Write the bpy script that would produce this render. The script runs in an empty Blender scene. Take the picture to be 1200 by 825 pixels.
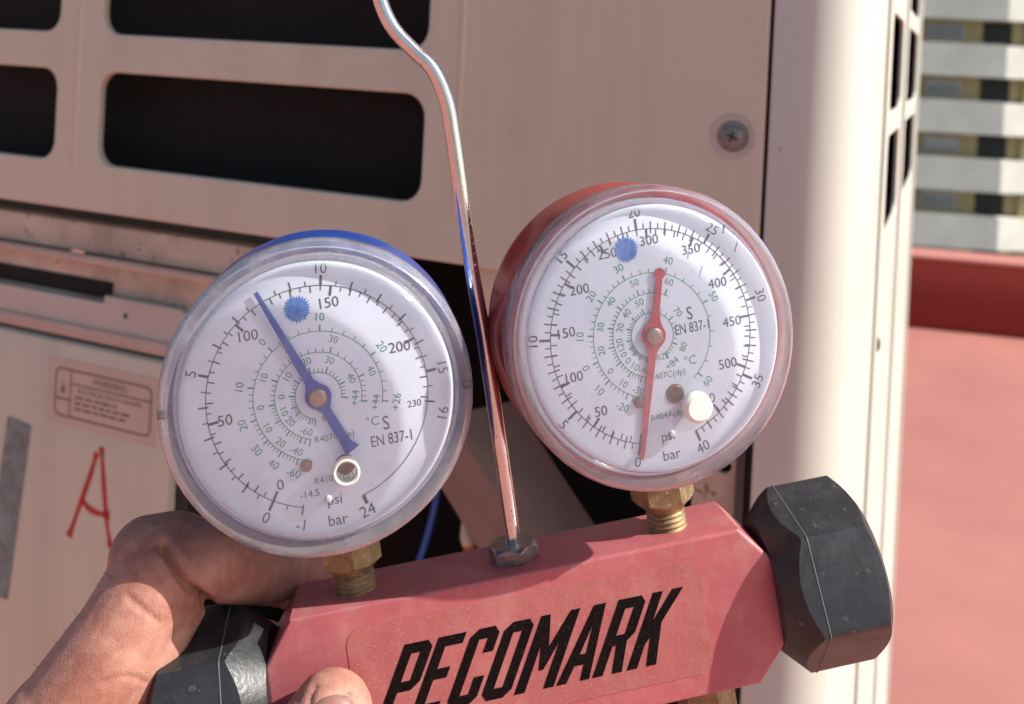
import bpy, bmesh, math, random
from mathutils import Vector, Matrix
random.seed(7)
R = math.radians
sc = bpy.context.scene
COL = sc.collection
mm = 0.001

# ------------------------------------------------------------------ camera, sky, sun, exposure
cam_d = bpy.data.cameras.new('camera')
cam = bpy.data.objects.new('camera', cam_d)
COL.objects.link(cam)
sc.camera = cam
cam_d.sensor_fit = 'HORIZONTAL'
cam_d.sensor_width = 36.0
cam_d.lens = 36.0
cam_d.shift_x = 0.0
cam_d.shift_y = -0.2938          # the photograph is the lower part of an upright frame
cam_d.clip_start = 0.01
cam_d.clip_end = 3000
CAM_ROLL = math.atan(0.05)
cam.matrix_world = (Matrix.Translation((0, 0, 1.25)) @ Matrix.Rotation(-CAM_ROLL, 4, 'Y')
                    @ Matrix.Rotation(R(90), 4, 'X'))
cam_d.dof.use_dof = True
cam_d.dof.focus_distance = 0.250
cam_d.dof.aperture_fstop = 20.0

SUN = Vector((0.735, -0.184, 0.653)).normalized()
world = bpy.data.worlds.new('World')
sc.world = world
world.use_nodes = True
wn = world.node_tree
bg = wn.nodes['Background']
sky = wn.nodes.new('ShaderNodeTexSky')
sky.sky_type = 'NISHITA'
sky.sun_disc = False
sky.sun_elevation = math.asin(SUN.z)
sky.sun_rotation = math.atan2(SUN.x, SUN.y)
sky.air_density = 1.0
sky.dust_density = 2.0
wn.links.new(sky.outputs[0], bg.inputs[0])
bg.inputs[1].default_value = 0.09
sun_d = bpy.data.lights.new('sun', 'SUN')
sun_d.energy = 5.0
sun_d.angle = R(0.53)
sun_d.color = (1.0, 0.955, 0.885)
sun = bpy.data.objects.new('sun', sun_d)
COL.objects.link(sun)
sun.rotation_euler = SUN.to_track_quat('Z', 'Y').to_euler()
sun.location = (3, 0, 4)
sc.view_settings.view_transform = 'Standard'
sc.view_settings.look = 'None'
sc.view_settings.exposure = 0.56
sc.view_settings.gamma = 1.0
sc.render.engine = 'CYCLES'
sc.cycles.max_bounces = 7
sc.cycles.diffuse_bounces = 3
sc.cycles.glossy_bounces = 3
sc.cycles.transparent_max_bounces = 16
sc.cycles.use_denoising = True

# ------------------------------------------------------------------ materials
def new_mat(name):
    m = bpy.data.materials.new(name)
    m.use_nodes = True
    nt = m.node_tree
    return m, nt, nt.nodes['Principled BSDF'], nt.nodes['Material Output']

def pmat(name, col, rough=0.5, metal=0.0, var=0.0, vscale=40.0, col2=None, bump=0.0, bscale=200.0,
         speck=0.0, sscale=900.0, speck_col=(0.8, 0.75, 0.7), spec=0.5, sss=0.0, coat=0.0, rvar=0.15):
    """Principled surface with mottled colour, fine relief and optional dust specks (object space, metres)."""
    m, nt, p, out = new_mat(name)
    N, L = nt.nodes, nt.links
    tc = N.new('ShaderNodeTexCoord')
    base = None
    p.inputs['Base Color'].default_value = (*col, 1)
    p.inputs['Roughness'].default_value = rough
    p.inputs['Metallic'].default_value = metal
    p.inputs['Specular IOR Level'].default_value = spec
    if coat:
        p.inputs['Coat Weight'].default_value = coat
        p.inputs['Coat Roughness'].default_value = 0.12
    if sss:
        p.inputs['Subsurface Weight'].default_value = sss
        p.inputs['Subsurface Radius'].default_value = (1.0, 0.32, 0.16)
        p.inputs['Subsurface Scale'].default_value = 0.004
    if var > 0:
        n = N.new('ShaderNodeTexNoise')
        n.inputs['Scale'].default_value = vscale
        n.inputs['Detail'].default_value = 6
        n.inputs['Roughness'].default_value = 0.62
        L.new(tc.outputs['Object'], n.inputs['Vector'])
        r = N.new('ShaderNodeValToRGB')
        c2 = col2 or tuple(max(0, c * (1 - var)) for c in col)
        r.color_ramp.elements[0].position = 0.36
        r.color_ramp.elements[1].position = 0.66
        r.color_ramp.elements[0].color = (*c2, 1)
        r.color_ramp.elements[1].color = (*col, 1)
        L.new(n.outputs['Fac'], r.inputs['Fac'])
        base = r.outputs['Color']
        mr = N.new('ShaderNodeMapRange')
        mr.inputs['To Min'].default_value = max(0.02, rough - rvar)
        mr.inputs['To Max'].default_value = min(1, rough + rvar)
        L.new(n.outputs['Fac'], mr.inputs['Value'])
        L.new(mr.outputs['Result'], p.inputs['Roughness'])
    if speck > 0:
        n2 = N.new('ShaderNodeTexNoise')
        n2.inputs['Scale'].default_value = sscale
        n2.inputs['Detail'].default_value = 3
        L.new(tc.outputs['Object'], n2.inputs['Vector'])
        r2 = N.new('ShaderNodeValToRGB')
        r2.color_ramp.elements[0].position = 0.70 - 0.2 * speck
        r2.color_ramp.elements[1].position = 0.74 - 0.12 * speck
        r2.color_ramp.elements[0].color = (0, 0, 0, 1)
        r2.color_ramp.elements[1].color = (1, 1, 1, 1)
        L.new(n2.outputs['Fac'], r2.inputs['Fac'])
        mx = N.new('ShaderNodeMix')
        mx.data_type = 'RGBA'
        L.new(r2.outputs['Color'], mx.inputs[0])
        if base is not None:
            L.new(base, mx.inputs[6])
        else:
            mx.inputs[6].default_value = (*col, 1)
        mx.inputs[7].default_value = (*speck_col, 1)
        base = mx.outputs[2]
        if metal > 0:
            mm_ = N.new('ShaderNodeMapRange')
            mm_.inputs['To Min'].default_value = metal
            mm_.inputs['To Max'].default_value = 0.0
            L.new(r2.outputs['Color'], mm_.inputs['Value'])
            L.new(mm_.outputs['Result'], p.inputs['Metallic'])
    if base is not None:
        L.new(base, p.inputs['Base Color'])
    if bump > 0:
        nb = N.new('ShaderNodeTexNoise')
        nb.inputs['Scale'].default_value = bscale
        nb.inputs['Detail'].default_value = 5
        L.new(tc.outputs['Object'], nb.inputs['Vector'])
        b = N.new('ShaderNodeBump')
        b.inputs['Strength'].default_value = bump
        b.inputs['Distance'].default_value = 0.0006
        L.new(nb.outputs['Fac'], b.inputs['Height'])
        L.new(b.outputs['Normal'], p.inputs['Normal'])
    return m

def weather(m, streak=0.18, scale=(38, 38, 2.2), stain=(0.30, 0.22, 0.16), fac=0.35, patch=5.0):
    """Adds run-down streaks and grimy patches to a principled material's colour."""
    nt = m.node_tree; N, L = nt.nodes, nt.links; p = N['Principled BSDF']
    tc = N.new('ShaderNodeTexCoord'); mp = N.new('ShaderNodeMapping'); mp.inputs['Scale'].default_value = scale
    L.new(tc.outputs['Object'], mp.inputs['Vector'])
    n = N.new('ShaderNodeTexNoise'); n.inputs['Scale'].default_value = 1.0; n.inputs['Detail'].default_value = 6; n.inputs['Roughness'].default_value = 0.65
    L.new(mp.outputs[0], n.inputs['Vector'])
    n2 = N.new('ShaderNodeTexNoise'); n2.inputs['Scale'].default_value = patch; n2.inputs['Detail'].default_value = 7; n2.inputs['Roughness'].default_value = 0.7
    L.new(tc.outputs['Object'], n2.inputs['Vector'])
    r = N.new('ShaderNodeValToRGB'); r.color_ramp.elements[0].position = 0.50; r.color_ramp.elements[1].position = 0.78
    r.color_ramp.elements[0].color = (0, 0, 0, 1); r.color_ramp.elements[1].color = (1, 1, 1, 1)
    L.new(n.outputs['Fac'], r.inputs['Fac'])
    r2 = N.new('ShaderNodeValToRGB'); r2.color_ramp.elements[0].position = 0.50; r2.color_ramp.elements[1].position = 0.72
    r2.color_ramp.elements[0].color = (0, 0, 0, 1); r2.color_ramp.elements[1].color = (1, 1, 1, 1)
    L.new(n2.outputs['Fac'], r2.inputs['Fac'])
    a = N.new('ShaderNodeMath'); a.operation = 'MULTIPLY'; a.inputs[1].default_value = streak
    L.new(r.outputs[0], a.inputs[0])
    b = N.new('ShaderNodeMath'); b.operation = 'MULTIPLY_ADD'; b.inputs[1].default_value = fac; b.use_clamp = True
    L.new(r2.outputs[0], b.inputs[0]); L.new(a.outputs[0], b.inputs[2])
    mx = N.new('ShaderNodeMix'); mx.data_type = 'RGBA'
    src = p.inputs['Base Color'].links[0].from_socket
    L.new(b.outputs[0], mx.inputs[0]); L.new(src, mx.inputs[6]); mx.inputs[7].default_value = (*stain, 1)
    L.new(mx.outputs[2], p.inputs['Base Color'])

def clear_mat(name, tint, refl_rough, haze, haze_col, haze_scale, frost=0.0, scratch=0.0, slant=1.75):
    """Clear plastic: fresnel gloss over see-through body, with a thin film of dust / frosting."""
    m, nt, p, out = new_mat(name)
    N, L = nt.nodes, nt.links
    N.remove(p)
    tr = N.new('ShaderNodeBsdfTransparent'); tr.inputs[0].default_value = (*tint, 1)
    gl = N.new('ShaderNodeBsdfGlossy'); gl.inputs['Roughness'].default_value = refl_rough
    lw = N.new('ShaderNodeLayerWeight'); lw.inputs['Blend'].default_value = 0.5      # thin sheet: same gloss from both sides
    pw = N.new('ShaderNodeMath'); pw.operation = 'POWER'; pw.inputs[1].default_value = 3.4
    L.new(lw.outputs['Facing'], pw.inputs[0])
    fr = N.new('ShaderNodeMath'); fr.operation = 'MULTIPLY_ADD'; fr.inputs[1].default_value = 0.90; fr.inputs[2].default_value = 0.05
    L.new(pw.outputs[0], fr.inputs[0])
    df = N.new('ShaderNodeBsdfDiffuse'); df.inputs[0].default_value = (*haze_col, 1)
    tl = N.new('ShaderNodeBsdfTranslucent'); tl.inputs[0].default_value = (*haze_col, 1)
    hz = N.new('ShaderNodeMixShader'); hz.inputs[0].default_value = 0.20
    L.new(df.outputs[0], hz.inputs[1]); L.new(tl.outputs[0], hz.inputs[2])
    tc = N.new('ShaderNodeTexCoord')
    n = N.new('ShaderNodeTexNoise'); n.inputs['Scale'].default_value = haze_scale; n.inputs['Detail'].default_value = 7
    n.inputs['Roughness'].default_value = 0.7
    L.new(tc.outputs['Object'], n.inputs['Vector'])
    mr = N.new('ShaderNodeMapRange')
    mr.inputs['From Min'].default_value = 0.35; mr.inputs['From Max'].default_value = 0.75
    mr.inputs['To Min'].default_value = frost; mr.inputs['To Max'].default_value = frost + haze
    L.new(n.outputs['Fac'], mr.inputs['Value'])
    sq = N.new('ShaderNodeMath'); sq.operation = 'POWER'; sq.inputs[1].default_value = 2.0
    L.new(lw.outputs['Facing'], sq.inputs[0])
    hs = N.new('ShaderNodeMath'); hs.operation = 'MULTIPLY_ADD'; hs.inputs[1].default_value = slant; hs.use_clamp = True   # haze raised at a slant beyond the dust, dimming direct sun and needle shadows
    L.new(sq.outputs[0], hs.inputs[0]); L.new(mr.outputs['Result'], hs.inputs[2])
    m1 = N.new('ShaderNodeMixShader')
    L.new(hs.outputs[0], m1.inputs[0]); L.new(tr.outputs[0], m1.inputs[1]); L.new(hz.outputs[0], m1.inputs[2])
    m2 = N.new('ShaderNodeMixShader')
    L.new(fr.outputs[0], m2.inputs[0]); L.new(m1.outputs[0], m2.inputs[1]); L.new(gl.outputs[0], m2.inputs[2])
    if scratch:
        nb = N.new('ShaderNodeTexNoise'); nb.inputs['Scale'].default_value = 900; nb.inputs['Detail'].default_value = 4
        L.new(tc.outputs['Object'], nb.inputs['Vector'])
        b = N.new('ShaderNodeBump'); b.inputs['Strength'].default_value = scratch; b.inputs['Distance'].default_value = 0.0003
        L.new(nb.outputs['Fac'], b.inputs['Height'])
        L.new(b.outputs['Normal'], gl.inputs['Normal'])
    L.new(m2.outputs[0], out.inputs['Surface'])
    return m

M = {}
M['ac_paint'] = pmat('ac_paint', (0.68, 0.620, 0.485), 0.42, var=0.10, vscale=9, bump=0.10, bscale=700, rvar=0.1)
M['ac_white'] = pmat('ac_white', (0.60, 0.60, 0.53), 0.38, var=0.08, vscale=7, bump=0.08, bscale=600, rvar=0.08)
M['ac_dirty'] = pmat('ac_dirty', (0.70, 0.58, 0.45), 0.5, var=0.30, vscale=26, bump=0.12, bscale=500, speck=0.25, sscale=160, speck_col=(0.25, 0.19, 0.15))
M['ac_grey'] = pmat('ac_grey', (0.60, 0.54, 0.47), 0.45, var=0.15, vscale=14, bump=0.1)
M['interior'] = pmat('interior', (0.006, 0.006, 0.006), 0.8, var=0.5, vscale=20)  # near-black: the unlit look inside the cabinet is put into the colour
M['coil'] = pmat('coil', (0.034, 0.029, 0.026), 0.7, var=0.30, vscale=35)
M['dark_gap'] = pmat('dark_gap', (0.10, 0.09, 0.075), 0.8, var=0.3, vscale=30)  # dark tone for gaps, with the shade under the front panel in the colour
M['screw'] = pmat('screw', (0.30, 0.28, 0.26), 0.5, metal=0.35, var=0.35, vscale=400)
M['screw_dark'] = pmat('screw_dark', (0.05, 0.045, 0.04), 0.7)
M['tape'] = pmat('tape', (0.25, 0.33, 0.31), 0.5, var=0.45, vscale=110, bump=0.25, bscale=120)
M['label_paper'] = pmat('label_paper', (0.62, 0.50, 0.41), 0.55, var=0.08, vscale=30)
M['label_ink'] = pmat('label_ink', (0.27, 0.155, 0.125), 0.6, var=0.25, vscale=200)
M['marker'] = pmat('marker', (0.60, 0.030, 0.030), 0.45, var=0.45, vscale=120)
M['bracket'] = pmat('bracket', (0.60, 0.44, 0.36), 0.5, var=0.15, vscale=30)
M['wire_blue'] = pmat('wire_blue', (0.02, 0.10, 0.40), 0.4)
M['wire_tan'] = pmat('wire_tan', (0.40, 0.17, 0.04), 0.45)
M['wire_clip'] = pmat('wire_clip', (0.62, 0.52, 0.40), 0.45)

M['anodised'] = pmat('anodised', (0.52, 0.138, 0.155), 0.40, metal=0.20, var=0.16, vscale=55, bump=0.10, bscale=1600, speck=0.14, sscale=2800, speck_col=(0.60, 0.34, 0.28))
M['film'] = pmat('film', (0.45, 0.132, 0.130), 0.36, metal=0.10, var=0.16, vscale=50, bump=0.06, bscale=900, speck=0.30, sscale=3200, speck_col=(0.60, 0.34, 0.26))
M['logo_ink'] = pmat('logo_ink', (0.003, 0.003, 0.003), 0.6, spec=0.12, var=0.4, vscale=150, speck=0.26, sscale=4600, speck_col=(0.30, 0.11, 0.10))
M['knob'] = pmat('knob', (0.014, 0.016, 0.019), 0.38, var=0.45, vscale=90, col2=(0.024, 0.026, 0.029), bump=0.16, bscale=900, speck=0.16, sscale=300, speck_col=(0.075, 0.08, 0.085))
M['knob_seam'] = pmat('knob_seam', (0.085, 0.09, 0.095), 0.5)
M['brass'] = pmat('brass', (0.40, 0.29, 0.15), 0.5, metal=0.6, var=0.45, vscale=230, bump=0.2, bscale=900, speck=0.35, sscale=900, speck_col=(0.42, 0.35, 0.25))
M['chrome'] = pmat('chrome', (0.78, 0.77, 0.76), 0.10, metal=1.0, var=0.10, vscale=300, bump=0.04, bscale=1500, speck=0.22, sscale=1300, speck_col=(0.20, 0.10, 0.07), rvar=0.06)
M['nut'] = pmat('nut', (0.34, 0.32, 0.31), 0.35, metal=0.9, var=0.4, vscale=400, bump=0.15, bscale=1200)
M['case_blue'] = pmat('case_blue', (0.020, 0.10, 0.52), 0.35, metal=0.2, var=0.25, vscale=80, bump=0.12, bscale=900, coat=0.4)
M['case_red'] = pmat('case_red', (0.52, 0.032, 0.026), 0.38, metal=0.2, var=0.25, vscale=80, bump=0.14, bscale=900, coat=0.4, speck=0.2, sscale=1500, speck_col=(0.6, 0.22, 0.15))
M['dial'] = pmat('dial', (0.75, 0.82, 0.92), 0.55, var=0.04, vscale=60)
M['ink_black'] = pmat('ink_black', (0.06, 0.06, 0.075), 0.6)
M['ink_green'] = pmat('ink_green', (0.04, 0.27, 0.16), 0.6)
M['ink_star'] = pmat('ink_star', (0.015, 0.13, 0.52), 0.6, var=0.45, vscale=900, col2=(0.10, 0.28, 0.66))
M['ink_red'] = pmat('ink_red', (0.6, 0.05, 0.05), 0.6)
M['needle_blue'] = pmat('needle_blue', (0.006, 0.06, 0.42), 0.42, var=0.3, vscale=500, bump=0.1)
M['needle_red'] = pmat('needle_red', (0.60, 0.030, 0.050), 0.42, var=0.3, vscale=500, bump=0.1)
M['hub'] = pmat('hub', (0.52, 0.37, 0.27), 0.34, metal=0.9, var=0.3, vscale=700, bump=0.2, bscale=1500)
M['copper'] = pmat('copper', (0.33, 0.19, 0.12), 0.38, metal=0.85, var=0.4, vscale=900)
M['plug'] = pmat('plug', (0.80, 0.78, 0.70), 0.32, sss=0.3, var=0.05, vscale=200)
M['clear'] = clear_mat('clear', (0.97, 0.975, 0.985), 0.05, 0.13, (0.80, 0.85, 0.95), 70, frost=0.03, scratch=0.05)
def glass_rim(name, tint, milk_col, milk):
    # moulded clear plastic, scuffed and a little milky
    m, nt, p, out = new_mat(name)
    N, L = nt.nodes, nt.links
    p.inputs['Base Color'].default_value = (*tint, 1)
    p.inputs['Transmission Weight'].default_value = 1.0
    p.inputs['IOR'].default_value = 1.46
    tc = N.new('ShaderNodeTexCoord')
    n = N.new('ShaderNodeTexNoise'); n.inputs['Scale'].default_value = 130; n.inputs['Detail'].default_value = 8; n.inputs['Roughness'].default_value = 0.7
    L.new(tc.outputs['Object'], n.inputs['Vector'])
    mr = N.new('ShaderNodeMapRange'); mr.inputs['From Min'].default_value = 0.3; mr.inputs['From Max'].default_value = 0.75
    mr.inputs['To Min'].default_value = 0.06; mr.inputs['To Max'].default_value = 0.30
    L.new(n.outputs['Fac'], mr.inputs['Value']); L.new(mr.outputs['Result'], p.inputs['Roughness'])
    df = N.new('ShaderNodeBsdfDiffuse'); df.inputs[0].default_value = (*milk_col, 1)
    tl = N.new('ShaderNodeBsdfTranslucent'); tl.inputs[0].default_value = (*milk_col, 1)
    hz = N.new('ShaderNodeMixShader'); hz.inputs[0].default_value = 0.5
    L.new(df.outputs[0], hz.inputs[1]); L.new(tl.outputs[0], hz.inputs[2])
    m2 = N.new('ShaderNodeMapRange'); m2.inputs['From Min'].default_value = 0.35; m2.inputs['From Max'].default_value = 0.7
    m2.inputs['To Min'].default_value = milk * 0.6; m2.inputs['To Max'].default_value = milk * 1.5
    L.new(n.outputs['Fac'], m2.inputs['Value'])
    mx = N.new('ShaderNodeMixShader'); L.new(m2.outputs['Result'], mx.inputs[0]); L.new(p.outputs[0], mx.inputs[1]); L.new(hz.outputs[0], mx.inputs[2])
    nb = N.new('ShaderNodeTexNoise'); nb.inputs['Scale'].default_value = 700; nb.inputs['Detail'].default_value = 5
    L.new(tc.outputs['Object'], nb.inputs['Vector'])
    b = N.new('ShaderNodeBump'); b.inputs['Strength'].default_value = 0.2; b.inputs['Distance'].default_value = 0.0003
    L.new(nb.outputs['Fac'], b.inputs['Height']); L.new(b.outputs['Normal'], p.inputs['Normal'])
    L.new(mx.outputs[0], out.inputs['Surface'])
    return m
M['bezel'] = glass_rim('bezel', (0.93, 0.93, 0.95), (0.70, 0.70, 0.74), 0.26)
M['bezel_pink'] = glass_rim('bezel_pink', (0.95, 0.91, 0.94), (0.68, 0.62, 0.68), 0.16)
weather(M['ac_paint'], 0.22, (30, 30, 2.0), (0.30, 0.22, 0.16), 0.16, 9.0)
weather(M['ac_white'], 0.16, (24, 24, 1.6), (0.34, 0.27, 0.20), 0.10, 7.0)
weather(M['ac_dirty'], 0.30, (5, 40, 40), (0.20, 0.15, 0.11), 0.45, 30.0)
weather(M['anodised'], 0.30, (60, 60, 60), (0.52, 0.30, 0.26), 0.45, 90.0)
weather(M['film'], 0.30, (160, 160, 40), (0.50, 0.27, 0.21), 0.40, 70.0)
weather(M['knob'], 0.5, (120, 120, 120), (0.06, 0.062, 0.065), 0.5, 70.0)
M['smudge'] = pmat('smudge', (0.16, 0.15, 0.15), 0.5, var=0.5, vscale=900)
M['pip'] = pmat('pip', (0.42, 0.43, 0.46), 0.3)
M['roof'] = pmat('roof', (0.43, 0.165, 0.132), 0.75, var=0.16, vscale=1.4, bump=0.2, bscale=60)
M['parapet'] = pmat('parapet', (0.27, 0.022, 0.013), 0.75, var=0.18, vscale=2.0, bump=0.15, bscale=40)
M['coping'] = pmat('coping', (0.50, 0.19, 0.15), 0.75, var=0.14, vscale=2.0)
M['conc'] = pmat('conc', (0.72, 0.70, 0.62), 0.8, var=0.16, vscale=0.5)
M['plaster'] = pmat('plaster', (0.50, 0.40, 0.21), 0.8, var=0.10, vscale=0.8)
M['coping_grey'] = pmat('coping_grey', (0.40, 0.39, 0.36), 0.7, var=0.1, vscale=1.0)
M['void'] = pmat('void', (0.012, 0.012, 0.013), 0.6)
M['pane'] = pmat('pane', (0.34, 0.34, 0.34), 0.30, var=0.2, vscale=0.8)
M['wframe'] = pmat('wframe', (0.48, 0.47, 0.45), 0.5)
M['city'] = pmat('city', (0.22, 0.20, 0.18), 0.9, var=0.3, vscale=0.05)

# skin
def skin_mat():
    m, nt, p, out = new_mat('skin')
    N, L = nt.nodes, nt.links
    tc = N.new('ShaderNodeTexCoord')
    n = N.new('ShaderNodeTexNoise'); n.inputs['Scale'].default_value = 95; n.inputs['Detail'].default_value = 9; n.inputs['Roughness'].default_value = 0.68
    L.new(tc.outputs['Object'], n.inputs['Vector'])
    r = N.new('ShaderNodeValToRGB')
    r.color_ramp.elements[0].position = 0.38; r.color_ramp.elements[0].color = (0.34, 0.142, 0.102, 1)
    r.color_ramp.elements[1].position = 0.64; r.color_ramp.elements[1].color = (0.52, 0.270, 0.205, 1)
    L.new(n.outputs['Fac'], r.inputs['Fac'])
    L.new(r.outputs['Color'], p.inputs['Base Color'])
    p.inputs['Roughness'].default_value = 0.56
    p.inputs['Specular IOR Level'].default_value = 0.35
    p.inputs['Subsurface Weight'].default_value = 0.12
    p.inputs['Subsurface Radius'].default_value = (1.0, 0.3, 0.15)
    p.inputs['Subsurface Scale'].default_value = 0.003
    v = N.new('ShaderNodeTexVoronoi'); v.inputs['Scale'].default_value = 1900
    L.new(tc.outputs['Object'], v.inputs['Vector'])
    n2 = N.new('ShaderNodeTexNoise'); n2.inputs['Scale'].default_value = 330; n2.inputs['Detail'].default_value = 5
    L.new(tc.outputs['Object'], n2.inputs['Vector'])
    ad = N.new('ShaderNodeMath'); ad.operation = 'ADD'
    hf = N.new('ShaderNodeMath'); hf.operation = 'MULTIPLY'; hf.inputs[1].default_value = 0.45
    L.new(n2.outputs['Fac'], hf.inputs[0])
    L.new(v.outputs['Distance'], ad.inputs[0]); L.new(hf.outputs[0], ad.inputs[1])
    b = N.new('ShaderNodeBump'); b.inputs['Strength'].default_value = 0.26; b.inputs['Distance'].default_value = 0.00024
    L.new(ad.outputs[0], b.inputs['Height'])
    L.new(b.outputs['Normal'], p.inputs['Normal'])
    return m
M['skin'] = skin_mat()
M['nail'] = pmat('nail', (0.58, 0.30, 0.25), 0.38, var=0.12, vscale=150)
M['hair'] = pmat('hair', (0.03, 0.02, 0.015), 0.5)

# ------------------------------------------------------------------ helpers
def tag(o, label=None, cat=None, group=None, kind=None):
    if label: o['label'] = label
    if cat: o['category'] = cat
    if group: o['group'] = group
    if kind: o['kind'] = kind
    return o

def empty(name, loc=(0, 0, 0), rz=0.0):
    o = bpy.data.objects.new(name, None)
    COL.objects.link(o)
    o.location = loc
    o.rotation_euler = (0, 0, rz)
    o.empty_display_size = 0.02
    return o

def link(name, me, mat, parent=None, smooth=None):
    o = bpy.data.objects.new(name, me)
    COL.objects.link(o)
    if mat is not None:
        me.materials.clear()
        me.materials.append(M[mat] if isinstance(mat, str) else mat)
    if parent is not None:
        o.parent = parent
    if smooth is not None:
        smooth_by_angle(me, smooth)
    return o

def smooth_by_angle(me, deg):
    bm = bmesh.new(); bm.from_mesh(me)
    for f in bm.faces: f.smooth = True
    for e in bm.edges:
        e.smooth = not (len(e.link_faces) != 2 or e.calc_face_angle(0) > R(deg))
    bm.to_mesh(me); bm.free()

def from_bm(name, bm, mat, parent=None, smooth=None):
    bmesh.ops.recalc_face_normals(bm, faces=bm.faces)
    me = bpy.data.meshes.new(name)
    bm.to_mesh(me); bm.free()
    return link(name, me, mat, parent, smooth)

def box(bm, lo, hi, bev=0.0):
    r = bmesh.ops.create_cube(bm, size=1.0)
    vs = r['verts']
    for v in vs:
        v.co = Vector([(lo[i] + hi[i]) / 2 + v.co[i] * (hi[i] - lo[i]) for i in range(3)])
    if bev > 0:
        es = list({e for v in vs for e in v.link_edges})
        bmesh.ops.bevel(bm, geom=es, offset=bev, segments=2, affect='EDGES', profile=0.5)

def boxo(name, lo, hi, mat, parent=None, bev=0.0):
    bm = bmesh.new(); box(bm, lo, hi, bev)
    return from_bm(name, bm, mat, parent, 40 if bev else None)

def lathe(name, prof, mat, parent=None, seg=96, axis='Y', smooth=35, close=False):
    """prof: (radius, along-axis) pairs in metres, turned about the axis."""
    bm = bmesh.new()
    rings = []
    for r_, h in prof:
        ring = []
        if r_ < 1e-7:
            p = (0, h, 0) if axis == 'Y' else ((0, 0, h) if axis == 'Z' else (h, 0, 0))
            ring = [bm.verts.new(p)]
        else:
            for k in range(seg):
                a = 2 * math.pi * k / seg
                c, s = r_ * math.cos(a), r_ * math.sin(a)
                p = (c, h, s) if axis == 'Y' else ((c, s, h) if axis == 'Z' else (h, c, s))
                ring.append(bm.verts.new(p))
        rings.append(ring)
    pairs = list(zip(rings[:-1], rings[1:]))
    if close: pairs.append((rings[-1], rings[0]))
    for A, B in pairs:
        if len(A) == 1 and len(B) == 1: continue
        for k in range(seg):
            k2 = (k + 1) % seg
            if len(A) == 1: bm.faces.new((A[0], B[k], B[k2]))
            elif len(B) == 1: bm.faces.new((A[k], B[0], A[k2]))
            else: bm.faces.new((A[k], B[k], B[k2], A[k2]))
    return from_bm(name, bm, mat, parent, smooth)

def tube_mesh(bm, pts, rad, seg=16, cap=True):
    pts = [Vector(p) for p in pts]
    up = Vector((0.3, 1, 0.2)).normalized()
    rings = []
    for i, p in enumerate(pts):
        t = (pts[min(i + 1, len(pts) - 1)] - pts[max(i - 1, 0)]).normalized()
        a = (up - t * up.dot(t)).normalized(); b = t.cross(a); up = a
        r_ = rad[i] if isinstance(rad, (list, tuple)) else rad
        rings.append([bm.verts.new(p + (a * math.cos(2 * math.pi * k / seg) + b * math.sin(2 * math.pi * k / seg)) * r_) for k in range(seg)])
    for A, B in zip(rings[:-1], rings[1:]):
        for k in range(seg):
            bm.faces.new((A[k], A[(k + 1) % seg], B[(k + 1) % seg], B[k]))
    if cap:
        bm.faces.new(rings[0]); bm.faces.new(list(reversed(rings[-1])))

def catmull(pts, n=8):
    P = [Vector(p) for p in pts]
    P = [P[0] * 2 - P[1]] + P + [P[-1] * 2 - P[-2]]
    out = []
    for i in range(1, len(P) - 2):
        for k in range(n):
            t = k / n
            a, b, c, d = P[i - 1], P[i], P[i + 1], P[i + 2]
            out.append(0.5 * ((2 * b) + (c - a) * t + (2 * a - 5 * b + 4 * c - d) * t * t + (3 * b - a - 3 * c + d) * t ** 3))
    out.append(P[-2])
    return out

def rrect(x0, y0, x1, y1, r_, n=6):
    out = []
    for cx, cy, a0 in ((x1 - r_, y1 - r_, 0), (x0 + r_, y1 - r_, 90), (x0 + r_, y0 + r_, 180), (x1 - r_, y0 + r_, 270)):
        for k in range(n + 1):
            a = R(a0 + 90 * k / n)
            out.append((cx + r_ * math.cos(a), cy + r_ * math.sin(a)))
    return out

def plate_mesh(name, loops, half, bevel=0.0):
    """Filled flat outline with holes (even-odd), extruded by +-half along local z; returns a mesh."""
    cu = bpy.data.curves.new(name, 'CURVE')
    cu.dimensions = '2D'; cu.fill_mode = 'BOTH'
    cu.extrude = half; cu.bevel_depth = bevel; cu.bevel_resolution = 2
    for lp in loops:
        s = cu.splines.new('POLY')
        s.points.add(len(lp) - 1)
        for i, (x, y) in enumerate(lp): s.points[i].co = (x, y, 0, 1)
        s.use_cyclic_u = True
    o = bpy.data.objects.new(name + '_tmp', cu)
    COL.objects.link(o)
    dg = bpy.context.evaluated_depsgraph_get()
    me = bpy.data.meshes.new_from_object(o.evaluated_get(dg))
    bpy.data.objects.remove(o); bpy.data.curves.remove(cu)
    return me

# mapping of a plate's (x, y, z) into an upright face: x -> x, y -> z, z -> -y (towards the viewer)
UPR = Matrix(((1, 0, 0, 0), (0, 0, -1, 0), (0, 1, 0, 0), (0, 0, 0, 1)))

def plate(name, loops, y_front, thick, mat, parent, bevel=0.0, xf=None, smooth=30):
    me = plate_mesh(name, loops, thick / 2 - bevel, bevel)
    mtx = Matrix.Translation((0, y_front + thick / 2, 0)) @ UPR
    if xf is not None: mtx = xf @ mtx
    me.transform(mtx)
    return link(name, me, mat, parent, smooth)

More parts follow.
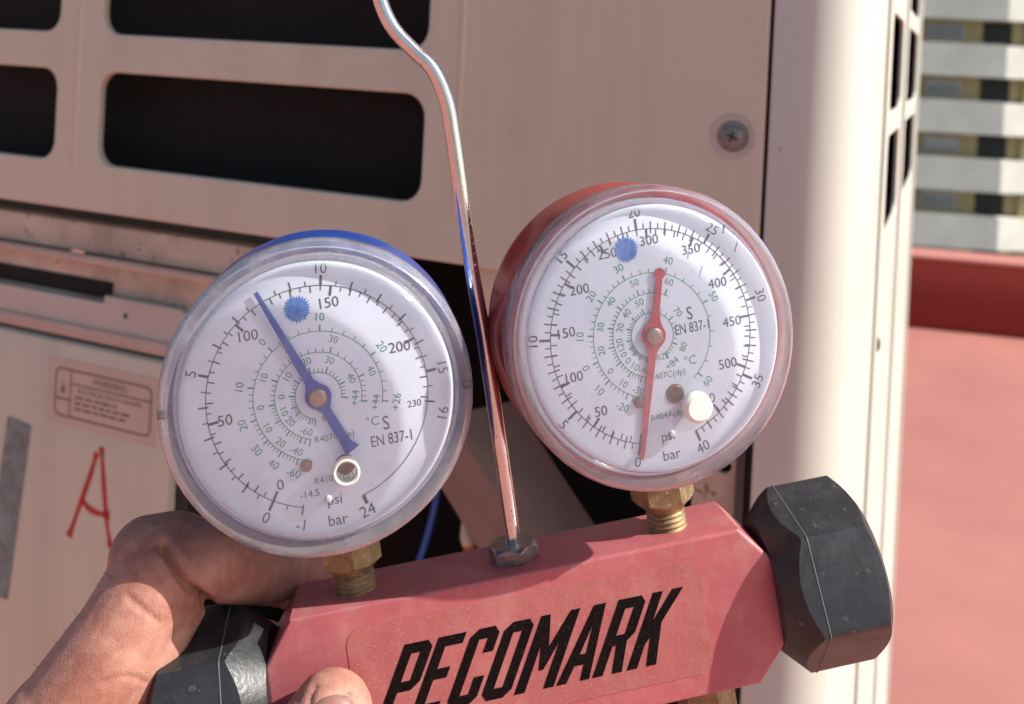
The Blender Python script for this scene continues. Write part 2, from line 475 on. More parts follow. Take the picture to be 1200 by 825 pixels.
_glyph = {}
def text_verts(txt, size):
    """Text as a flat mesh centred on the origin: returns (verts2d, faces)."""
    key = (txt, size)
    if key not in _glyph:
        cu = bpy.data.curves.new('t', 'FONT')
        cu.body = txt; cu.size = size; cu.align_x = 'CENTER'; cu.align_y = 'CENTER'; cu.resolution_u = 3
        cu.offset = 0.0
        o = bpy.data.objects.new('t', cu); COL.objects.link(o)
        dg = bpy.context.evaluated_depsgraph_get()
        me = bpy.data.meshes.new_from_object(o.evaluated_get(dg))
        xs = [v.co.x for v in me.vertices]; ys = [v.co.y for v in me.vertices]
        cx, cy = (min(xs) + max(xs)) / 2, (min(ys) + max(ys)) / 2
        _glyph[key] = ([(v.co.x - cx, v.co.y - cy) for v in me.vertices], [tuple(p.vertices) for p in me.polygons])
        bpy.data.objects.remove(o); bpy.data.curves.remove(cu); bpy.data.meshes.remove(me)
    return _glyph[key]

class Print:
    """Collects flat printed marks on an upright face (x right, z up) at depth y."""
    def __init__(s, y): s.v = []; s.f = []; s.y = y
    def poly(s, pts):
        b = len(s.v); s.v += [(p[0], s.y, p[1]) for p in pts]; s.f.append(tuple(range(b, b + len(pts))))
    def line(s, a, b, w):
        a, b = Vector(a), Vector(b); d = (b - a).normalized(); n = Vector((-d.y, d.x)) * w / 2
        s.poly([a + n, a - n, b - n, b + n])
    def path(s, pts, w):
        for a, b in zip(pts[:-1], pts[1:]): s.line(a, b, w)
    def text(s, txt, x, z, size, rot=0.0, sx=1.0):
        vs, fs = text_verts(txt, size * 0.9); b = len(s.v); c, n = math.cos(rot), math.sin(rot)
        for (u, w) in vs:
            u *= sx
            s.v.append((x + u * c - w * n, s.y, z + u * n + w * c))
        s.f += [tuple(b + i for i in f) for f in fs]
    def arc(s, r_, a0, a1, w, step=2.0):
        n = max(2, int(abs(a1 - a0) / step)); lo, hi = r_ - w / 2, r_ + w / 2
        for k in range(n):
            p, q = a0 + (a1 - a0) * k / n, a0 + (a1 - a0) * (k + 1) / n
            s.poly([pol(p, lo), pol(p, hi), pol(q, hi), pol(q, lo)])
    def tick(s, a, r0, r1, w): s.line(pol(a, r0), pol(a, r1), w)
    def build(s, name, mat, parent):
        me = bpy.data.meshes.new(name); me.from_pydata(s.v, [], s.f); me.update()
        return link(name, me, mat, parent)

def pol(a, r_):                # dial angle: degrees clockwise from straight down
    t = R(a); return (-r_ * math.sin(t), -r_ * math.cos(t))
def tangent_rot(a):
    """text rotation so that it runs along the dial; flipped near the bottom to stay readable"""
    return R(180 - a) if 75 < a < 280 else R(-a)

# ------------------------------------------------------------------ the setting: roof, parapet, city floor
bm = bmesh.new()
PW = Vector((2.30, 4.94, 0)); PYAW = R(-13)
box(bm, (-9, -16, -0.3), (9, 0.19, 0))
o = tag(from_bm('roof_terrace', bm, 'roof'), kind='structure'); o.location = PW; o.rotation_euler = (0, 0, PYAW)
w = empty('parapet_wall', PW, PYAW)
tag(w, 'low dark red parapet wall at the edge of the pink roof', 'wall')
boxo('wall_body', (-9, 0, 0.001), (9, 0.20, 0.335), 'parapet', w, 0.006)
boxo('coping', (-9, -0.02, 0.337), (9, 0.21, 0.358), 'coping', w, 0.008)
bm = bmesh.new()
r_ = bmesh.ops.create_grid(bm, x_segments=2, y_segments=2, size=1500)
for v in bm.verts: v.co.z = -24
tag(from_bm('ground', bm, 'city'), kind='structure')

# ------------------------------------------------------------------ far apartment building
BY = R(-9)
b = empty('apartment_building', (23.0, 55.0, -24), BY)
tag(b, 'apartment block with pale balcony bands and ochre walls beyond the parapet', 'building')
FL = 3.07
Z0 = 24 + 1.12
x0, x1 = -16.0, 3.4
boxo('wall', (x0, 1.3, 0), (4.6, 10, Z0 + 4 * FL), 'plaster', b)
boxo('end_wall', (4.603, 0.9, 0), (x1 + 7, 10, Z0 + 4 * FL), 'plaster', b)
bm = bmesh.new()
for k in range(-8, 5):
    zb = Z0 + k * FL
    boxo('balcony_band', (x0 - 0.05, 0, zb), (x1 - 0.05, 1.45, zb + 1.72), 'conc', b)
    o = boxo('balcony_band', (0, 0, zb), (6.5, 1.45, zb + 1.72), 'conc', b)
    o.location = (x1 - 0.045, 0.0, 0); o.rotation_euler = (0, 0, R(24))
    boxo('handrail', (x0, 0.05, zb + 1.723), (x1 - 0.1, 0.16, zb + 1.79), 'coping_grey', b)
    for j, wx in enumerate((-14.2, -9.6, -5.0, -0.35)):
        f = boxo('window', (wx - 0.05, 1.24, zb + 1.95), (wx + 1.85, 1.36, zb + 2.85), 'wframe', b)
        boxo('pane', (wx + 0.06, 1.225, zb + 2.05), (wx + 1.74, 1.30, zb + 2.76), 'pane', f)
        hb = random.choice((0.0, 0.18, 0.35, 0.6))
        if hb: boxo('blind', (wx + 0.05, 1.205, zb + 2.77 - hb), (wx + 1.75, 1.222, zb + 2.77), 'wframe', f)
        boxo('mullion', (wx + 0.87, 1.19, zb + 2.0), (wx + 0.93, 1.203, zb + 2.8), 'wframe', f)
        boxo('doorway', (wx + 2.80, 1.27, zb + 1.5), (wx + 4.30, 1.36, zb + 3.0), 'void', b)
bm.free()

# ------------------------------------------------------------------ air conditioner (outdoor unit)
ZA = 1.247
AC = empty('air_conditioner', (0.1128, 0.45, 0.0), R(-23.5))
tag(AC, 'beige outdoor air conditioner unit with slotted grille and open service panel', 'air conditioner')
def A(v): return ZA + v * mm

# upper front panel with rounded grille openings
rows = [(-77.5, -20), (0, 57.5), (77.5, 135), (155, 212)]
cols = [(-640, -420), (-388.5, -168.5)]
loops = [[(-0.72, A(-103)), (-0.0015, A(-103)), (-0.0015, A(330)), (-0.72, A(330))]]
for (a, c) in cols:
    for (lo, hi) in rows:
        loops.append(rrect(a * mm, A(lo), c * mm, A(hi), 0.013))
fp = plate('front_panel', loops, 0.0, 0.006, 'ac_paint', AC, bevel=0.0012)
boxo('panel_flange', (-0.72, 0.0062, A(-102.6)), (-0.0015, 0.016, A(-97)), 'ac_paint', fp)
for u in (-404, -150):
    bm = bmesh.new()
    tube_mesh(bm, [(u * mm, 0.0012, A(-82)), (u * mm, 0.0008, A(-78)), (u * mm, 0.0006, A(200))], [0.0006, 0.0018, 0.0020], 12)
    from_bm('panel_rib', bm, 'ac_paint', fp, 40)
coil = boxo('condenser_coil', (-0.70, 0.034, A(-97)), (-0.12, 0.05, A(320)), 'coil', AC)
bm = bmesh.new()
for k in range(410):
    u = -0.70 + k * 0.0014
    box(bm, (u, 0.0326, A(-95)), (u + 0.0005, 0.0338, A(318)))
from_bm('coil_fins', bm, 'coil', coil)['kind'] = 'stuff'

# panel screw with washer and cross recess
def screw(name, u, v, y, r1, parent, mat='screw'):
    o = lathe(name, [(0, -r1 * 0.42), (r1 * 0.45, -r1 * 0.40), (r1 * 0.66, -r1 * 0.26), (r1 * 0.70, -r1 * 0.12), (r1 * 0.98, -r1 * 0.10), (r1, 0), (r1, r1 * 0.2)], mat, parent, 32)
    o.location = (u * mm, y, A(v))
    bm = bmesh.new()
    for a in (20, 110):
        q = bmesh.new(); box(q, (-r1 * 0.34, -r1 * 0.45, -r1 * 0.07), (r1 * 0.34, -r1 * 0.36, r1 * 0.07))
        bmesh.ops.rotate(q, verts=q.verts, cent=(0, 0, 0), matrix=Matrix.Rotation(R(a), 3, 'Y'))
        me = bpy.data.meshes.new('q'); q.to_mesh(me); q.free(); bm.from_mesh(me); bpy.data.meshes.remove(me)
    rec = from_bm('cross_recess', bm, 'screw_dark', o)
    return o
screw('panel_screw', -13.8, -30, 0.0, 0.0072, fp)
lathe('screw_dimple', [(0.0076, 0.0002), (0.0098, -0.0007), (0.0102, 0.0004)], 'ac_grey', fp, 32).location = (-0.0138, 0, A(-30))

# rounded corner post
prof = [(1.5, 8), (1.5, 0.8), (2.3, 0), (14, 0)]
for k in range(1, 15):
    a = R(90 * k / 14); prof.append((14 + 27 * math.sin(a), 27 - 27 * math.cos(a)))
prof += [(41, 33), (36, 33)]
bm = bmesh.new()
lo = [bm.verts.new((u * mm, y * mm, 0.10)) for u, y in prof]
hi = [bm.verts.new((u * mm, y * mm, 1.62)) for u, y in prof]
for k in range(len(prof) - 1): bm.faces.new((lo[k], lo[k + 1], hi[k + 1], hi[k]))
post = from_bm('corner_post', bm, 'ac_white', AC, 30)
bm = bmesh.new(); box(bm, (-0.0014, 0.004, 0.11), (0.0014, 0.03, 1.61))
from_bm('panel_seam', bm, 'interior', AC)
screw('rivet', 7.2, -34, 0.0, 0.0011, post, 'ac_grey')

# side panel with its own openings (runs back from the corner)
SIDE = Matrix(((0, 0, 1, 0.041), (1, 0, 0, 0), (0, 1, 0, 0), (0, 0, 0, 1)))   # plate x -> depth, y -> z, z -> outward
loops = [[(0.036, 0.10), (0.70, 0.10), (0.70, 1.62), (0.036, 1.62)]]
for (a, c) in ((0.185, 0.315), (0.385, 0.60)):
    for (lo_, hi_) in ((-170, -110), (-97, -36), (-23, 38), (51, 112), (125, 186)):
        if lo_ < -100: continue
        loops.append(rrect(a, A(lo_), c, A(hi_), 0.010))
me = plate_mesh('side_panel', loops, 0.0008, 0.0006)
me.transform(SIDE @ Matrix.Translation((0, 0, -0.0016)))
sp = link('side_panel', me, 'ac_white', AC, 30)
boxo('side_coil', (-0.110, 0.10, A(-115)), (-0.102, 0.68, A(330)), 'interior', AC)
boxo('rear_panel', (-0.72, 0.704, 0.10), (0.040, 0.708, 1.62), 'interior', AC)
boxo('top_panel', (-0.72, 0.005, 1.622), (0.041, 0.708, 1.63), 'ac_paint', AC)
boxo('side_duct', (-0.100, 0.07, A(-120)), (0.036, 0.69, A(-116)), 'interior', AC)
for d_ in (0.125, 0.34, 0.62):
    boxo('side_rib', (0.0405, d_, 0.12), (0.0432, d_ + 0.006, 1.60), 'ac_white', sp, 0.001)
o = screw('side_screw', 0, 0, 0, 0.006, sp, 'screw_dark'); o.location = (0.0412, 0.15, A(-150)); o.rotation_euler = (0, 0, R(90))

# lower part: rail, handle plate, service cover
rail = boxo('base_rail', (-0.72, 0.010, A(-131.5)), (-0.215, 0.030, A(-113.5)), 'ac_dirty', AC, 0.001)
boxo('rail_lip', (-0.72, 0.003, A(-136)), (-0.220, 0.0098, A(-131.8)), 'bracket', rail, 0.0012)
boxo('gap_shade_strip', (-0.72, 0.020, A(-113.2)), (-0.220, 0.030, A(-103.2)), 'dark_gap', AC)  # dark strip that paints in the shade of the gap below the front panel
boxo('rail_face', (-0.72, 0.016, A(-170)), (-0.30, 0.024, A(-136.3)), 'ac_dirty', AC)
# handle plate: rounded right corner, finger slot open at the left, fixing hole
lp = [(-0.72, A(-175)), (-0.3245, A(-175)), (-0.3245, A(-162))]
for k in range(7):
    a = R(90 * k / 6); lp.append((-0.3285 + 0.004 * math.cos(a), A(-160) + 0.004 * math.sin(a)))
lp += [(-0.384, A(-156)), (-0.384, A(-160.5)), (-0.72, A(-160.5))]
hole = [(-0.368 + 0.0026 * math.cos(2 * math.pi * k / 16), A(-165) + 0.0026 * math.sin(2 * math.pi * k / 16)) for k in range(16)]
hp = plate('handle_plate', [lp, hole], 0.0095, 0.004, 'ac_grey', AC, bevel=0.0008)
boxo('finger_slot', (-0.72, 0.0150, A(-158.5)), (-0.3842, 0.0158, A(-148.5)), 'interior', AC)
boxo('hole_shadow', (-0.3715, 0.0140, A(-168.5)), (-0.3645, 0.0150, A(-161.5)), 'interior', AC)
cover = boxo('service_cover', (-0.72, 0.004, A(-470)), (-0.3245, 0.022, A(-186)), 'ac_paint', AC, 0.0015)
boxo('cover_edge', (-0.3243, 0.010, A(-470)), (-0.3150, 0.022, A(-187)), 'coil', cover)
boxo('cover_step', (-0.72, 0.007, A(-183.5)), (-0.3245, 0.022, A(-175.5)), 'bracket', AC, 0.0015)
boxo('cover_groove', (-0.72, 0.012, A(-186.3)), (-0.326, 0.022, A(-183.2)), 'dark_gap', AC)
# printed warning label on the cover
lbl = boxo('warning_label', (-0.4185, 0.0036, A(-234)), (-0.3345, 0.0042, A(-195)), 'label_paper', cover)
pr = Print(0.0034)
def LZ(v): return A(v)
out_ = rrect(-0.4135, A(-229), -0.3395, A(-201), 0.004)
pr.path(out_ + [out_[0]], 0.0011)
pr.line((-0.4015, A(-229)), (-0.4015, A(-201)), 0.0009)
pr.line((-0.4015, A(-209)), (-0.3395, A(-209)), 0.0009)
pr.line((-0.4135, A(-219)), (-0.4015, A(-219)), 0.0011)
pr.text('WARNING', -0.371, A(-205), 0.0062)
pr.text('ELECTRICAL SHOCK HAZARD', -0.3705, A(-212.3), 0.0041)
for k, (a, c) in enumerate(((0.004, 0.035), (0.004, 0.045), (0.004, 0.040))):
    zz = A(-216.5 - 3.4 * k); u = -0.4015 + a
    while u < -0.4015 + c:
        l_ = random.uniform(0.003, 0.007); pr.line((u, zz), (u + l_, zz), 0.0014); u += l_ + 0.0014
pr.poly([(-0.4095, A(-215.5)), (-0.4055, A(-215.5)), (-0.4075, A(-208.5))])
pr.build('label_print', 'label_ink', lbl)
# hand written red letter A
pr = Print(0.0037)
def stroke(pts, w):
    c = catmull([(x, 0, z) for x, z in pts], 8)
    for k, (p, q) in enumerate(zip(c[:-1], c[1:])):
        t = k / len(c); pr.line((p.x, p.z), (q.x, q.z), w * (0.85 + 0.35 * abs(math.sin(5.1 * t + w * 900)) + (0.35 if t > 0.86 or t < 0.05 else 0)))
stroke([(-0.3785, A(-246)), (-0.3835, A(-262)), (-0.3915, A(-284)), (-0.3972, A(-300))], 0.0030)
stroke([(-0.3752, A(-242)), (-0.3728, A(-258)), (-0.3690, A(-282)), (-0.3643, A(-299))], 0.0028)
stroke([(-0.3885, A(-276)), (-0.3820, A(-280)), (-0.3740, A(-281)), (-0.3665, A(-280))], 0.0033)
pr.build('marker_letter', 'marker', cover)
boxo('cover_hole', (-0.3335, 0.0037, A(-204.5)), (-0.3308, 0.005, A(-201.5)), 'screw_dark', cover)
tp = boxo('tape_strip', (-0.0095, 0.0028, -0.055), (0.0095, 0.0038, 0.055), 'tape', cover)
tp.location = (-0.4480, 0, A(-294)); tp.rotation_euler = (0, R(6.5), 0)
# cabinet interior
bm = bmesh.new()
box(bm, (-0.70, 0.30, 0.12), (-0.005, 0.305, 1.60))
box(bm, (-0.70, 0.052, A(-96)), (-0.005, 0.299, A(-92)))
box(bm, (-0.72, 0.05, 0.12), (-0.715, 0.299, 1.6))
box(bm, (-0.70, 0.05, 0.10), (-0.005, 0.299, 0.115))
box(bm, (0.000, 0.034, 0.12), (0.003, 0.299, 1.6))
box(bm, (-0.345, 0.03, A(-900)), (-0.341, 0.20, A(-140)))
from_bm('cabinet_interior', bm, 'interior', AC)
boxo('lower_cover', (-0.3243, 0.004, 0.10), (-0.0018, 0.022, A(-430)), 'ac_paint', AC, 0.0015)
bm = bmesh.new(); box(bm, (-0.143, 0.012, A(-131)), (-0.075, 0.03, A(-103.5)), 0.001)
from_bm('mounting_block', bm, 'ac_paint', AC, 40)
jamb = plate('jamb', [[(-0.026, A(-460)), (-0.0018, A(-460)), (-0.0018, A(-103.5)), (-0.026, A(-103.5))], [(-0.0125 + 0.004 * math.cos(2 * math.pi * k / 16), A(-180) + 0.004 * math.sin(2 * math.pi * k / 16)) for k in range(16)]], 0.010, 0.003, 'ac_dirty', AC, bevel=0.0006)
boxo('jamb_lip', (-0.0060, 0.0035, A(-460)), (-0.0020, 0.0098, A(-104)), 'dark_gap', jamb)
# slanted bracket inside the opening: a lit flange and a shaded web
bm = bmesh.new()
V = [bm.verts.new(q) for q in [(-0.196, 0.032, A(-196)), (-0.112, 0.032, A(-292)), (-0.070, 0.022, A(-292)), (-0.158, 0.022, A(-188)), (-0.138, 0.060, A(-188)), (-0.046, 0.060, A(-292))]]
bm.faces.new((V[0], V[1], V[2], V[3])); bm.faces.new((V[3], V[2], V[5], V[4]))
bmesh.ops.solidify(bm, geom=bm.faces[:], thickness=0.0015)
from_bm('pipe_bracket', bm, 'bracket', AC)
bm = bmesh.new()
tube_mesh(bm, catmull([(-0.174, 0.052, A(-190)), (-0.1735, 0.051, A(-215)), (-0.175, 0.05, A(-234)), (-0.1782, 0.05, A(-254)), (-0.1829, 0.05, A(-274)), (-0.1885, 0.05, A(-290)), (-0.200, 0.05, A(-312))], 8), 0.0019, 12)
from_bm('blue_wire', bm, 'wire_blue', AC, 60)
bm = bmesh.new()
tube_mesh(bm, catmull([(-0.153, 0.045, A(-262)), (-0.152, 0.045, A(-272)), (-0.148, 0.045, A(-300))], 6), 0.0036, 12)
from_bm('tan_wire', bm, 'wire_tan', AC, 60)
bm = bmesh.new()
tube_mesh(bm, [(-0.1565, 0.044, A(-251)), (-0.1555, 0.044, A(-255)), (-0.154, 0.044, A(-259)), (-0.153, 0.044, A(-263))], [0.0012, 0.0026, 0.0042, 0.0040], 14)
from_bm('wire_connector', bm, 'wire_clip', AC, 60)

# ------------------------------------------------------------------ gauge manifold
GM = empty('gauge_manifold')
tag(GM, 'red two-gauge refrigerant manifold with black valve knobs held in the hand', 'gauge manifold')
GM.matrix_world = Matrix(((0.97505, -0.09533, -0.20046, 0.0066), (0.11159, 0.99118, 0.07144, 0.2578), (0.19188, -0.09203, 0.97709, 1.1173), (0, 0, 0, 1)))

# block: chamfered bar
XL, XR = -62.0, 67.2
lp = [(XL, -9.5), (XL, -28.2), (XL + 7, -37), (XR - 8.7, -37), (XR, -28.2), (XR, -9.5), (XR - 8, 0), (XL + 7, 0)]
T = 21.5
block = plate('manifold_block', [[(x * mm, z * mm) for x, z in lp]], 0.0, T * mm, 'anodised', GM, bevel=0.0009, smooth=25)
film = plate('name_label', [rrect(-0.0426, -0.0323, 0.0477, -0.0041, 0.004)], -0.00014, 0.0002, 'film', block)

# lettering on the name label: heavy condensed slanted capitals
H_ = 16.8; S_ = 2.65
def ltr(ch):
    h, s = H_, S_
    if ch == 'P': return 7.6, [[(0, 0), (s, 0), (s, 6.2), (5.9, 6.2), (7.6, 7.9), (7.6, 15.2), (6.0, h), (0, h)], [(s, 8.4), (s, 14.5), (4.9, 14.5), (4.9, 8.4)]]
    if ch == 'E': return 7.0, [[(0, 0), (6.6, 0), (6.6, 2.3), (s, 2.3), (s, 7.4), (5.9, 7.4), (5.9, 9.7), (s, 9.7), (s, 14.5), (7.0, 14.5), (7.0, h), (0, h)]]
    if ch == 'C': return 7.4, [[(1.7, 0), (5.8, 0), (7.4, 1.6), (7.4, 6.0), (4.8, 6.0), (4.8, 2.4), (s, 2.4), (s, 14.4), (4.8, 14.4), (4.8, 11.2), (7.4, 11.2), (7.4, 15.2), (5.8, h), (1.7, h), (0, 15.2), (0, 1.6)]]
    if ch == 'O': return 7.5, [[(1.7, 0), (5.9, 0), (7.5, 1.6), (7.5, 15.2), (5.9, h), (1.7, h), (0, 15.2), (0, 1.6)], [(s, 2.4), (s, 14.4), (4.9, 14.4), (4.9, 2.4)]]
    if ch == 'M': return 10.0, [[(0, 0), (s, 0), (s, 10.0), (4.4, 4.4), (5.6, 4.4), (7.35, 10.0), (7.35, 0), (10, 0), (10, h), (7.6, h), (5.0, 9.4), (2.4, h), (0, h)]]
    if ch == 'A': return 8.4, [[(0, 0), (2.5, 0), (3.15, 3.6), (5.5, 3.6), (6.0, 0), (8.4, 0), (5.9, h), (2.8, h)], [(3.5, 6.0), (4.3, 12.4), (5.1, 6.0)]]
    if ch == 'R': return 7.6, [[(0, 0), (s, 0), (s, 6.3), (3.6, 6.3), (5.0, 0), (7.6, 0), (6.1, 6.9), (7.6, 8.6), (7.6, 15.2), (6.0, h), (0, h)], [(s, 8.6), (s, 14.5), (4.9, 14.5), (4.9, 8.6)]]
    if ch == 'K': return 7.6, [[(0, 0), (s, 0), (s, 5.2), (3.4, 6.6), (5.0, 0), (7.6, 0), (5.2, 9.6), (8.0, h), (5.1, h), (s, 10.2), (s, h), (0, h)]]
loops = []
for ch, xb in zip('PECOMARK', (-37.3, -29.0, -20.6, -12.2, -3.6, 6.9, 15.9, 24.6)):
    wd, lps = ltr(ch)
    for l_ in lps:
        loops.append([((xb + x * 0.98 + 0.56 * z) * 1.026 * mm, (-26.8 + z) * 1.026 * mm) for x, z in l_])
plate('lettering', loops, -0.00024, 0.00009, 'logo_ink', block)

# brass fittings between block and gauges
def hex_ring(bm, af, z0, z1, cx, cy, ch=0.0, rot=0.0):
    """Hexagon (across flats af) along z with cone-chamfered ends, sampled so the chamfer arcs are real."""
    seg = 72; n = 9; rc = af / math.sqrt(3)
    zs = [z0 + (z1 - z0) * k / n for k in range(n + 1)]
    if ch: zs = sorted(set([z0 + ch * k / 5 for k in range(6)] + [z1 - ch * k / 5 for k in range(6)]))
    rings = []
    for z in zs:
        lim = rc
        if ch:
            e = min(z - z0, z1 - z); lim = rc if e >= ch else rc - (ch - e) * ((rc - af / 2 * 0.97) / ch)
        ring = []
        for k in range(seg):
            a = 2 * math.pi * k / seg; b_ = (a + R(30)) % R(60) - R(30)
            r_ = min(af / 2 / math.cos(b_), lim)
            ring.append(bm.verts.new((cx + r_ * math.cos(a + rot), cy + r_ * math.sin(a + rot), z)))
        rings.append(ring)
    for P_, Q in zip(rings[:-1], rings[1:]):
        for k in range(seg): bm.faces.new((P_[k], P_[(k + 1) % seg], Q[(k + 1) % seg], Q[k]))
    bm.faces.new(list(reversed(rings[0]))); bm.faces.new(rings[-1])

SX = (-39.6, 43.5)
for sx, rr in ((SX[0], 8), (SX[1], 22)):
    bm = bmesh.new(); hex_ring(bm, 0.0146, 0.0078, 0.0240, 0, 0, 0.0010, R(rr))
    f = from_bm('gauge_fitting', bm, 'brass', GM, 22); f.location = (sx * mm, T / 2 * mm, 0)
    prof = [(0.0, -0.004), (0.0049, -0.004), (0.0049, 0.0)]
    z = 0.0002
    while z < 0.0046:
        prof += [(0.0047, z), (0.0052, z + 0.0005), (0.0052, z + 0.0007), (0.0047, z + 0.0012)]; z += 0.0013
    prof += [(0.0050, 0.0056), (0.0069, 0.0079), (0, 0.0079)]
    lathe('thread', prof, 'brass', f, 40, 'Z', 30)

# hanging rod and its lock nut
bm = bmesh.new()
rod = [(1.9, 10.7, -2), (2.3, 10.1, 12.6), (2.4, 9.0, 35.2), (2.3, 7.9, 57.6), (1.9, 7.0, 73.5), (1.8, 6.3, 91.6), (1.9, 5.2, 112.1), (1.5, 4.5, 122.0), (-0.8, 4.0, 130.2), (-5.1, 4.1, 136.1), (-9.2, 4.1, 142.0), (-11.3, 3.9, 147.8), (-11.9, 3.6, 153.3), (-10.3, 2.9, 160.6), (-5.7, 0.9, 167.2), (2.1, -0.2, 169.9), (9.5, -0.8, 166.4), (12.6, -0.6, 159.2), (12.4, -0.6, 150)]
tube_mesh(bm, [p * mm for p in catmull(rod, 8)], 0.0020, 24)
hook = from_bm('hanging_hook', bm, 'chrome', GM, 60)
bm = bmesh.new(); hex_ring(bm, 0.0116, 0.0002, 0.0047, 0.0019, 0.0107, 0.0012, R(12))
from_bm('lock_nut', bm, 'nut', hook, 22)

# valve knobs: big chamfered hexagons on the block's axis
def knob(name, xa, xb, ci, co, rot=15.5, zc=-18.6):
    bm = bmesh.new(); seg = 120; af = 39.8; rc = af / math.sqrt(3)
    L_ = abs(xb - xa); sg = 1 if xb > xa else -1
    rin, rout = 15.6, rc - 4.6
    def hx(a):
        b_ = (a + R(30)) % R(60) - R(30); return min(af / 2 / math.cos(b_), rc - 0.25)
    rings = []
    for stage in range(6):
        ring = []
        for k in range(seg):
            a = 2 * math.pi * k / seg; h = hx(a); an = a + R(180 - rot)
            ti = ci * (h - rin) / (rc - rin); to = co * max(0.0, h - rout) / (rc - rout)
            t, r_ = ((0, rin), (ti * 0.5, rin + (h - rin) * 0.5), (ti, h), (L_ - to, h), (L_ - to * 0.5, h - (h - min(h, rout)) * 0.5), (L_, min(h, rout)))[stage]
            ring.append(bm.verts.new(((xa + sg * t) * mm, (T / 2 + r_ * math.cos(an)) * mm, (zc + r_ * math.sin(an)) * mm)))
        rings.append(ring)
    for P_, Q in zip(rings[:-1], rings[1:]):
        for k in range(seg): bm.faces.new((P_[k], P_[(k + 1) % seg], Q[(k + 1) % seg], Q[k]))
    bm.faces.new(list(reversed(rings[0]))); bm.faces.new(rings[-1])
    bmesh.ops.dissolve_degenerate(bm, dist=1e-7, edges=bm.edges)
    o = from_bm(name, bm, 'knob', GM, 16)
    # raised mould line round the knob
    bm = bmesh.new(); xs = xa + sg * (ci + 1.2 if ci > 5 else ci + 3)
    ra, rb = [], []
    loop_pts = []
    for k in range(seg):
        a = 2 * math.pi * k / seg; b_ = (a + R(30)) % R(60) - R(30); r_ = min(af / 2 / math.cos(b_), rc - 0.15) + 0.05; an = a + R(180 - rot)
        loop_pts.append(Vector((xs * mm, (T / 2 + r_ * math.cos(an)) * mm, (zc + r_ * math.sin(an)) * mm)))
    n_ = len(loop_pts)
    for i in range(n_):
        p, q = loop_pts[i], loop_pts[(i + 1) % n_]
        w_ = Vector((0.00022, 0, 0)); out1 = Vector((0, p.y - T / 2 * mm, p.z - zc * mm)).normalized() * 0.00012
        bm.faces.new([bm.verts.new(v) for v in (p - w_, q - w_, q + out1, p + out1)])
        bm.faces.new([bm.verts.new(v) for v in (p + out1, q + out1, q + w_, p + w_)])
    bmesh.ops.remove_doubles(bm, verts=bm.verts, dist=1e-6)
    from_bm('mould_line', bm, 'knob_seam', o)
    return o
knob('valve_knob', 66.6, 94.0, 7.6, 3.0)
knob('valve_knob', -62.5, -90.0, 8.7, 3.5, rot=18, zc=-20.4)
bm = bmesh.new(); hex_ring(bm, 0.0135, -0.0490, -0.0374, 0, 0, 0.002, R(10))
f = from_bm('hose_fitting', bm, 'brass', GM, 22); f.location = (46.5 * mm, T / 2 * mm, 0)
lathe('hose_collar', [(0, -0.067), (0.0085, -0.067), (0.009, -0.065), (0.009, -0.051), (0.0075, -0.0492), (0, -0.0492)], 'brass', f, 40, 'Z', 30)

# ---- pressure gauges
LG = [('-60', 26, 0), ('40', 42, 0), ('30', 58, 0), ('20', 79, 0), ('10', 107, 0), ('0', 143, 0), ('10', 189, 0), ('20', 242, 0), ('+26', 285, 0),
      ('-40', 30, 1), ('20', 48, 1), ('10', 67, 1), ('0', 89, 1), ('10', 119, 1), ('20', 156, 1), ('30', 203, 1), ('40', 255, 1), ('+44', 287, 1),
      ('-60', 27, 2), ('20', 57, 2), ('10', 75, 2), ('0', 99, 2), ('10', 132, 2), ('20', 169, 2), ('30', 206, 2), ('40', 252, 2), ('+44', 284, 2)]
RG = [('-20', 34, 0), ('10', 56, 0), ('0', 76, 0), ('10', 100, 0), ('20', 131, 0), ('30', 161, 0), ('40', 202, 0), ('50', 250, 0), ('60', 318, 0),
      ('-30', 25, 1), ('10', 42, 1), ('0', 62, 1), ('20', 85, 1), ('30', 109, 1), ('40', 137, 1), ('50', 169, 1), ('60', 208, 1),
      ('-40', 24, 2), ('10', 40, 2), ('0', 56, 2), ('10', 71, 2), ('20', 88, 2), ('30', 113, 2), ('40', 138, 2), ('50', 166, 2), ('70', 240, 2), ('80', 300, 2), ('+84', 333, 2)]
DY = 0.0052                      # dial face behind the front of the cap

